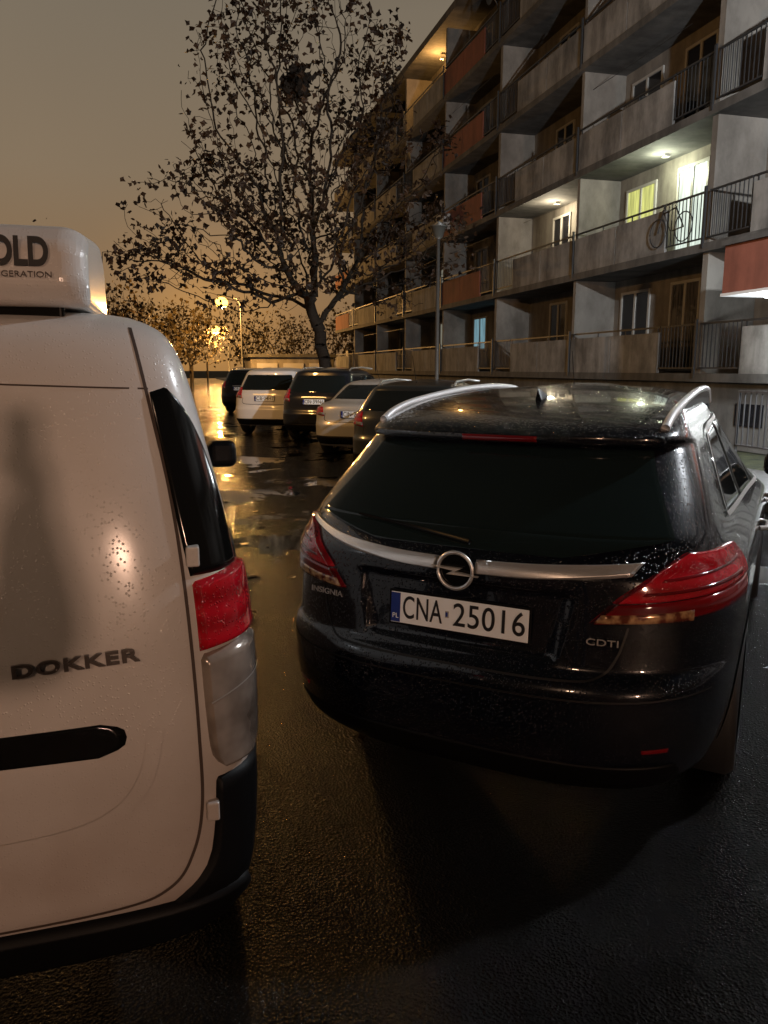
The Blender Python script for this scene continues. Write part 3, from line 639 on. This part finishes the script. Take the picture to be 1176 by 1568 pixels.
    for yc in (15.55,16.5):
        ring=[(X0-.10,yc+.31*math.cos(t),z+.45+.31*math.sin(t)) for t in np.linspace(0,2*math.pi,24,endpoint=False)]
        tube('bicycle_wheel',ring,.014,M['rail'],E,6,True)
    tube('bicycle_frame',[(X0-.10,15.55,z+.45),(X0-.10,15.85,z+.9),(X0-.10,16.3,z+.85),(X0-.10,16.02,z+.42),(X0-.10,15.55,z+.45)],.016,M['rail'],E,6)
    tube('bicycle_bars',[(X0-.10,16.5,z+.45),(X0-.10,16.3,z+.98),(X0-.18,16.2,z+1.0)],.016,M['rail'],E,6)
    G.build(E,'block_')
    return E
building()
def porch():
    E=empty('entrance_canopy'); G=Boxes()
    G.add('orange',9.35,10.86,5.0,12.1,2.95,3.75); G.add('soffit',9.33,10.86,4.98,12.12,2.90,2.948)
    G.add('slab',9.3,10.87,4.95,12.15,3.752,3.84)
    G.add('pole',9.5,9.62,5.2,5.32,.1,2.9)
    G.add('bulb_led',9.9,10.3,9.6,10.3,2.86,2.898)
    G.add('bulb_led',9.9,10.3,11.3,11.7,2.86,2.898)
    G.build(E,'canopy_')
    ld=bpy.data.lights.new('canopy_lamp','POINT'); ld.energy=260; ld.color=(.9,.96,1); ld.shadow_soft_size=.15; lo=bpy.data.objects.new('canopy_lamp',ld); scene.collection.objects.link(lo); lo.location=(9.9,10.7,2.35); lo.parent=E
porch()
def ramp_rail():
    E=empty('metal_railing'); G=Boxes(); a,b=4.5,11.3
    G.add('rail_light',9.2,9.24,a,b,1.25,1.29); G.add('rail_light',9.2,9.24,a,b,.35,.38)
    y=a
    while y<b: G.add('rail_light',9.21,9.23,y,y+.018,.381,1.249); y+=.13
    for yy in (a,6.2,7.9,9.6,b-.04): G.add('rail_light',9.2,9.24,yy,yy+.04,0,1.249)
    G.build(E,'rail_')
ramp_rail()

# ------------------------------------------------------------------ trees
def colonize(attr,start,step=.3,infl=3.0,kill=.5,iters=140,seed=1):
    rs=np.random.RandomState(seed)
    nodes=[np.array(p,float) for p in start]; par=[-1]+list(range(len(start)-1))
    A=np.array(attr); best=np.full(len(A),1e9); bi=np.zeros(len(A),int); done=0
    for it in range(iters):
        new=nodes[done:]
        for k,p in enumerate(new):
            d=np.linalg.norm(A-p,axis=1); m=d<best; best[m]=d[m]; bi[m]=done+k
        done=len(nodes)
        keep=best>kill; A=A[keep]; best=best[keep]; bi=bi[keep]
        if len(A)==0: break
        act=best<infl
        if not act.any():
            act=best<=best.min()+.01
        ids=np.unique(bi[act]); added=0
        for i in ids:
            sel=act&(bi==i); v=(A[sel]-nodes[i]); v/=np.linalg.norm(v,axis=1)[:,None]; g=v.sum(0); l=np.linalg.norm(g)
            if l<1e-3: continue
            g=g/l+rs.normal(0,.22,3)+np.array([0,0,.05]); g/=np.linalg.norm(g); q=nodes[i]+g*step
            nodes.append(q); par.append(i); added+=1
        if added==0: break
    return np.array(nodes),par
def branches(nodes,par,tip=.008,power=2.3,rmax=1):
    n=len(nodes); r=np.zeros(n); acc=np.zeros(n)
    for i in range(n-1,-1,-1):
        r[i]=tip if acc[i]==0 else acc[i]**(1/power)
        if par[i]>=0: acc[par[i]]+=r[i]**power
    r=np.minimum(r,rmax)
    return r
def tree_mesh(nodes,par,r,k=6):
    verts=[];faces=[]
    for i in range(len(nodes)):
        p=par[i]
        if p<0: continue
        a=Vector(nodes[p]); b=Vector(nodes[i]); d=(b-a)
        if d.length<1e-4: continue
        d.normalize(); u=d.orthogonal().normalized(); w=d.cross(u); kk=k if r[i]>.03 else 3; n0=len(verts)
        ra=r[i]*1.0 if r[p]>r[i]*1.6 else r[p]
        for (c,rr) in ((a,ra),(b,r[i])):
            for q in range(kk): t=2*math.pi*q/kk; verts.append(c+(u*math.cos(t)+w*math.sin(t))*rr)
        for q in range(kk): faces.append((n0+q,n0+(q+1)%kk,n0+kk+(q+1)%kk,n0+kk+q))
    return verts,faces
def leafmesh(pts,size,rs,spread,count):
    verts=[];faces=[]
    for p in pts:
        for c in range(count if isinstance(count,int) else rs.poisson(count)):
            o=Vector(p)+Vector(rs.normal(0,spread,3)); s=size*(.6+.8*rs.rand())
            d=Vector(rs.normal(0,1,3)); d.z-=.4; d.normalize(); u=d.orthogonal().normalized(); u=Matrix.Rotation(rs.rand()*6.28,3,d)@u; w=d.cross(u)
            n=len(verts); f=s*.25
            verts+= [o,o+d*s*.35+u*s*.48,o+d*s*.62+u*s*.2+w*f*.5,o+d*s*1.05,o+d*s*.62-u*s*.2+w*f*.5,o+d*s*.35-u*s*.48]
            faces+= [(n,n+1,n+2),(n,n+2,n+3,n+4),(n,n+4,n+5)]
    return verts,faces
def ell(rs,n,c,rad,shell=.25):
    out=[]
    while len(out)<n:
        v=rs.uniform(-1,1,3); l=np.linalg.norm(v)
        if l<1 and rs.rand()<shell+(1-shell)*l: out.append(np.array(c)+v*np.array(rad))
    return out
def big_tree():
    rs=np.random.RandomState(11); bx,by=5.45,29.0
    E=empty('autumn_tree',(bx,by,0))
    A=ell(rs,1500,(-1.0,0,10.4),(4.2,3.6,4.6))+ell(rs,1400,(-2.2,0,6.4),(5.2,4.0,2.9))+ell(rs,900,(2.8,-.3,7.2),(2.9,3,3.6))+ell(rs,160,(-6.3,0,5.2),(1.8,1.5,.9))+ell(rs,250,(-1.5,0,14.3),(2.4,2,1.2))+ell(rs,250,(2.4,0,12.4),(1.9,1.5,1.6))
    A=[a for a in A if noise.noise(Vector(a)*.42+Vector((3,7,1)))>-.22]
    st=[(0,0,z) for z in np.arange(0,2.2,.25)]
    st=[(.03*math.sin(z*2)-.03*z,.0,z) for _,_,z in st]
    nodes,par=colonize(A,st,.28,2.3,.40,170,8)
    r=branches(nodes,par,.010,2.12,.24)
    v,f=tree_mesh(nodes,par,r); obj('trunk_and_branches',v,f,M['bark'],E,True)
    tips=[nodes[i] for i in range(len(nodes)) if r[i]<.027]
    tips=[p for p in tips if noise.noise(Vector(p)*.85)+.14*rs.normal()>-.06]
    v,f=leafmesh(tips,.20,rs,.16,4.2); obj('foliage',v,f,M['leaf'],E)
    v,f=leafmesh([(-1.0,-.5,11.3)],.28,rs,.20,240); obj('bird_nest',v,f,M['bark'],E)
big_tree()
def fallen():
    rs=np.random.RandomState(21); V=[];F=[]
    for i in range(420):
        x=rs.uniform(.3,6.4) if i%3 else rs.uniform(.4,2.4); y=rs.uniform(3.2,26); s=.05+.06*rs.rand(); a=rs.rand()*6.28
        n=len(V); pts=[(0,0),(.35,.48),(.62,.2),(1.05,0),(.62,-.2),(.35,-.48)]
        for (p,q) in pts: V.append((x+s*(p*math.cos(a)-q*math.sin(a)),y+s*(p*math.sin(a)+q*math.cos(a)),.006+.012*rs.rand()))
        F+=[(n,n+1,n+2),(n,n+2,n+3,n+4),(n,n+4,n+5)]
    obj('fallen_leaves',V,F,M['leaf_wet'])
fallen()
def far_trees():
    rs=np.random.RandomState(4); protos=[]
    for k in range(3):
        A=ell(rs,420,(0,0,5.2),(2.8,2.8,3.4)); st=[(0,0,z) for z in np.arange(0,2.4,.4)]
        nodes,par=colonize(A,st,.4,2.5,.6,90,k); r=branches(nodes,par,.014,2.1,.22)
        v,f=tree_mesh(nodes,par,r,5); tips=[nodes[i] for i in range(len(nodes)) if r[i]<.03]
        protos.append((np.array([tuple(q) for q in v]),f,tips))
    def place(name,items,leafc,mb,ml,size=.3):
        V=[];F=[];LV=[];LF=[]
        for (x,y,s,k) in items:
            v,f,t=protos[k%3]; a=rs.rand()*6.28; R=np.array([[math.cos(a),-math.sin(a),0],[math.sin(a),math.cos(a),0],[0,0,1]])
            n=len(V); vv=(v@R.T)*s+np.array([x,y,0]); V+=[tuple(q) for q in vv]; F+=[tuple(i+n for i in q) for q in f]
            tt=[(np.array(q)@R.T)*s+np.array([x,y,0]) for q in t]
            lv,lf=leafmesh(tt,size,rs,.3*s,leafc); n=len(LV); LV+=lv; LF+=[tuple(i+n for i in q) for q in lf]
        E=empty(name); obj('branches',V,F,mb,E); obj('leaves',LV,LF,ml,E)
    it=[]
    for i in range(18): it.append((-14+i*2.3+rs.uniform(-1,1),90+rs.uniform(-4,16),.85+rs.rand()*.3,i))
    for i in range(4): it.append((-6+i*2.4,68+rs.uniform(-3,8),.85+rs.rand()*.2,i))
    for i in range(30): it.append((-80+i*3+rs.uniform(-1,1) if i<20 else 12+i*2,118+rs.uniform(-6,10),1.0+rs.rand()*.4,i))
    place('distant_trees',it,1.2,M['bark'],M['leaf2'],.36)
    it=[(-6.2,44,1.0,0),(-3.9,60,.9,0),(-10,44,1.0,1),(-7,62,1.0,2)]
    place('tree_row',it,2.2,M['bark'],M['leaf'],.26)
far_trees()

def garage():
    E=empty('garage_building'); G=Boxes()
    G.add('wall',6,13,66,72,0,2.6); G.add('slab',5.8,13.2,65.8,72.2,2.602,2.85)
    for i in range(3): G.add('frame',6.5+i*2.2,8.2+i*2.2,65.9,65.996,0,2.1)
    G.build(E,'garage_')
garage()

# ------------------------------------------------------------------ lamps
def lamp(name,x,y,h,arm,col,power,bulb,rz=0,size=.12,head=(.55,.22),bs=.16,drop=.12,flood=None):
    E=empty(name,(x,y,0),rz)
    pts=[(0,0,0),(0,0,h*.5),(0,0,h-.6),(arm*.25,0,h-.15),(arm,0,h)]
    tube('pole',pts,[.085,.07,.055,.045,.035],M['pole'],E,10)
    s=1 if arm>0 else -1
    box('lamp_head',min(arm-s*head[0]*.3,arm+s*head[0]),max(arm-s*head[0]*.3,arm+s*head[0]),-head[1]/2,head[1]/2,h-.02,h+.10,M['pole'],E,.03)
    me=bpy.data.meshes.new('bulb'); bm=bmesh.new(); bmesh.ops.create_uvsphere(bm,u_segments=16,v_segments=10,radius=bs); bm.to_mesh(me); bm.free(); me.materials.append(M[bulb])
    o=bpy.data.objects.new('bulb',me); scene.collection.objects.link(o); o.parent=E; o.location=(arm+s*head[0]*.4,0,h-.03-bs*1.0); o.scale=(1.0,.9,.9)
    def L_(kind,pw):
        ld=bpy.data.lights.new('lamp_light',kind); ld.energy=pw; ld.color=col; ld.shadow_soft_size=size
        lo=bpy.data.objects.new('lamp_light',ld); scene.collection.objects.link(lo); lo.parent=E; lo.location=(arm+s*head[0]*.4,0,h-drop-bs*2.0); return ld,lo
    L_('POINT',power)
    if flood:
        pw,tgt,ang=flood; ld,lo=L_('SPOT',pw); ld.spot_size=math.radians(ang); ld.spot_blend=.6
        d=Vector(tgt)-(Vector((x,y,0))+lo.location); lo.rotation_euler=d.to_track_quat('-Z','Y').to_euler()
        lo.location+=d.normalized()*.02
    return E
SOD=(1,.50,.14)
lamp('fill_lamp',5.0,62,7.1,-1.2,SOD,6500,'bulb_sodium',0,.2,bs=.48)
lamp('fill_lamp',6.3,98,6.8,-1.2,SOD,9000,'bulb_sodium',0,.2,bs=.5)
lamp('fill_lamp',-6.2,13.5,6.6,1.2,SOD,1200,'bulb_sodium',0,.15)
lamp('fill_lamp',-7.6,-9,6.8,1.2,(1,.62,.40),800,'bulb_sodium',0,.4)  # added fill lamp behind the viewpoint, lifts the shadow on the van door
lamp('fill_lamp',3.2,-24,4.4,.9,(1,.61,.42),6000,'bulb_sodium',0,.50)
lamp('fill_lamp',8.1,3.4,6.0,-.9,(.90,.95,1),1000,'bulb_led',0,.10,flood=(4200,(12,17,5.5),105))
def lantern(x,y,h):
    E=empty('park_lantern',(x,y,0))
    tube('pole',[(0,0,0),(0,0,1.2),(0,0,h-.3)],[.07,.05,.04],M['pole_dark'],E,12)
    tube('shade',[(0,0,h-.3),(0,0,h-.26),(0,0,h-.05),(0,0,h-.04),(0,0,h+.06)],[.05,.10,.16,.21,.05],M['lampglass'],E,16)
lantern(5.7,16.9,4.75)

# ------------------------------------------------------------------ photographer beside the viewpoint
def photographer():
    E=empty('standing_person')
    dx=-.46
    J={'pel':(.03,-.52,.95),'sp':(.03,-.52,1.15),'ch':(.03,-.50,1.32),'nk':(.03,-.47,1.46),
       'hl':(-.07,-.52,.92),'kl':(-.09,-.48,.50),'al':(-.10,-.53,.08),'tl':(-.11,-.40,.04),
       'hr':(.13,-.52,.92),'kr':(.15,-.50,.50),'ar':(.17,-.54,.08),'tr':(.18,-.41,.04),
       'sl':(-.15,-.49,1.40),'el':(-.20,-.52,1.12),'wl':(-.18,-.40,.88),'sr':(.21,-.49,1.40)}
    J={k:(v[0]+dx,v[1],v[2]) for k,v in J.items()}
    J['er']=(.07,-.36,1.27); J['fr']=(.03,-.22,1.42); J['wr']=(.012,-.10,1.57)
    R={'pel':.15,'sp':.14,'ch':.16,'nk':.07,'hl':.10,'kl':.07,'al':.05,'tl':.04,'hr':.10,'kr':.07,'ar':.05,'tr':.04,'sl':.085,'el':.06,'wl':.04,'sr':.11,'er':.115,'fr':.085,'wr':.055}
    ed=[('pel','sp'),('sp','ch'),('ch','nk'),('pel','hl'),('hl','kl'),('kl','al'),('al','tl'),('pel','hr'),('hr','kr'),('kr','ar'),('ar','tr'),('ch','sl'),('sl','el'),('el','wl'),('ch','sr'),('sr','er'),('er','fr'),('fr','wr')]
    ks=list(J); me=bpy.data.meshes.new('clothed_body'); me.from_pydata([J[k] for k in ks],[(ks.index(a),ks.index(b)) for a,b in ed],[])
    o=bpy.data.objects.new('clothed_body',me); scene.collection.objects.link(o); o.parent=E
    o.modifiers.new('s','SKIN')
    for i,k in enumerate(ks): me.skin_vertices[0].data[i].radius=(R[k],R[k])
    me.skin_vertices[0].data[0].use_root=True
    o.modifiers.new('d','SUBSURF').levels=2; o.modifiers['d'].render_levels=2; me.materials.append(M['cloth'])
    def blob(name,c,sc,m):
        me=bpy.data.meshes.new(name); bm=bmesh.new(); bmesh.ops.create_icosphere(bm,subdivisions=4,radius=1)
        for v in bm.verts:
            if name=='head':
                if v.co.z<-.2: v.co.x*=1-.3*(-v.co.z-.2); v.co.y*=1-.15*(-v.co.z)
                if v.co.y>.85 and abs(v.co.x)<.25 and -.35<v.co.z<.15: v.co.y+=.16
        bm.to_mesh(me); bm.free(); me.polygons.foreach_set('use_smooth',[True]*len(me.polygons)); me.materials.append(m)
        q=bpy.data.objects.new(name,me); scene.collection.objects.link(q); q.parent=E; q.location=c; q.scale=sc
    blob('head',(.03+dx,-.44,1.60),(.076,.095,.12),M['skin']); blob('hair',(.03+dx,-.46,1.635),(.082,.098,.10),M['hair'])
    box('phone',-.038,.038,-.03,-.02,1.575,1.735,M['gloss_black'],E,.004)
    blob('palm',(.022,-.062,1.58),(.034,.024,.05),M['skin'])
    for i in range(4): tube('finger',[(.03,-.055,1.61-.022*i),(.05,-.035,1.615-.022*i),(.044,-.015,1.618-.022*i)],[.010,.009,.007],M['skin'],E,8)
    tube('thumb',[(-.005,-.07,1.59),(-.035,-.055,1.62),(-.042,-.03,1.65)],[.012,.011,.009],M['skin'],E,8)
    blob('palm_other',(-.18+dx,-.37,.83),(.022,.03,.05),M['skin'])
    for i in range(4): tube('finger_other',[(-.18+dx,-.39+.02*i,.80),(-.175+dx,-.385+.02*i,.76),(-.16+dx,-.385+.02*i,.735)],[.010,.009,.007],M['skin'],E,8)
photographer()

# ------------------------------------------------------------------ world
w=bpy.data.worlds.new('World'); scene.world=w; w.use_nodes=True; nt=w.node_tree; bg=nt.nodes['Background']
tc=nt.nodes.new('ShaderNodeTexCoord'); sep=nt.nodes.new('ShaderNodeSeparateXYZ'); nt.links.new(tc.outputs['Generated'],sep.inputs[0])
ramp=nt.nodes.new('ShaderNodeValToRGB'); nt.links.new(sep.outputs['Z'],ramp.inputs['Fac'])
cr=ramp.color_ramp; cr.elements[0].position=0; cr.elements[0].color=(.23,.125,.052,1); cr.elements[1].position=1; cr.elements[1].color=(.035,.033,.028,1)
for p,c in ((.08,(.255,.153,.074)),(.22,(.232,.170,.108)),(.38,(.190,.155,.112)),(.6,(.06,.054,.045))):
    e=cr.elements.new(p); e.color=(*c,1)
dot=nt.nodes.new('ShaderNodeVectorMath'); dot.operation='DOT_PRODUCT'; nt.links.new(tc.outputs['Generated'],dot.inputs[0]); dot.inputs[1].default_value=(-.05,1,0)
mr=nt.nodes.new('ShaderNodeMapRange'); mr.inputs['From Min'].default_value=-.3; mr.inputs['From Max'].default_value=.85; mr.inputs['To Min'].default_value=.11; mr.inputs['To Max'].default_value=1.0; nt.links.new(dot.outputs['Value'],mr.inputs['Value'])
nz=nt.nodes.new('ShaderNodeTexNoise'); nz.inputs['Scale'].default_value=2.2; nz.inputs['Detail'].default_value=3; nt.links.new(tc.outputs['Generated'],nz.inputs['Vector'])
mn=nt.nodes.new('ShaderNodeMapRange'); mn.inputs['To Min'].default_value=.90; mn.inputs['To Max'].default_value=1.10; nt.links.new(nz.outputs['Fac'],mn.inputs['Value'])
mu=nt.nodes.new('ShaderNodeMath'); mu.operation='MULTIPLY'; nt.links.new(mr.outputs['Result'],mu.inputs[0]); nt.links.new(mn.outputs['Result'],mu.inputs[1])
d2=nt.nodes.new('ShaderNodeVectorMath'); d2.operation='DOT_PRODUCT'; nt.links.new(tc.outputs['Generated'],d2.inputs[0]); d2.inputs[1].default_value=Vector((.045,1,.055)).normalized()
pw=nt.nodes.new('ShaderNodeMath'); pw.operation='POWER'; nt.links.new(d2.outputs['Value'],pw.inputs[0]); pw.inputs[1].default_value=260
cl=nt.nodes.new('ShaderNodeMath'); cl.operation='MAXIMUM'; nt.links.new(pw.outputs[0],cl.inputs[0]); cl.inputs[1].default_value=0
sc=nt.nodes.new('ShaderNodeVectorMath'); sc.operation='SCALE'; sc.inputs[0].default_value=(.28,.125,.018); nt.links.new(cl.outputs[0],sc.inputs['Scale'])
av=nt.nodes.new('ShaderNodeVectorMath'); av.operation='ADD'; nt.links.new(ramp.outputs['Color'],av.inputs[0]); nt.links.new(sc.outputs['Vector'],av.inputs[1])
nt.links.new(av.outputs['Vector'],bg.inputs['Color']); nt.links.new(mu.outputs[0],bg.inputs['Strength'])

# ------------------------------------------------------------------ camera
cd=bpy.data.cameras.new('Camera'); cam=bpy.data.objects.new('Camera',cd); scene.collection.objects.link(cam); scene.camera=cam
cd.sensor_fit='VERTICAL'; cd.sensor_height=24; cd.sensor_width=18; cd.lens=24*1184/1568; cd.clip_start=.02; cd.clip_end=2000
cam.location=(0,0,1.65); cam.rotation_euler=(math.radians(90-10.5),0,math.radians(-14.8))
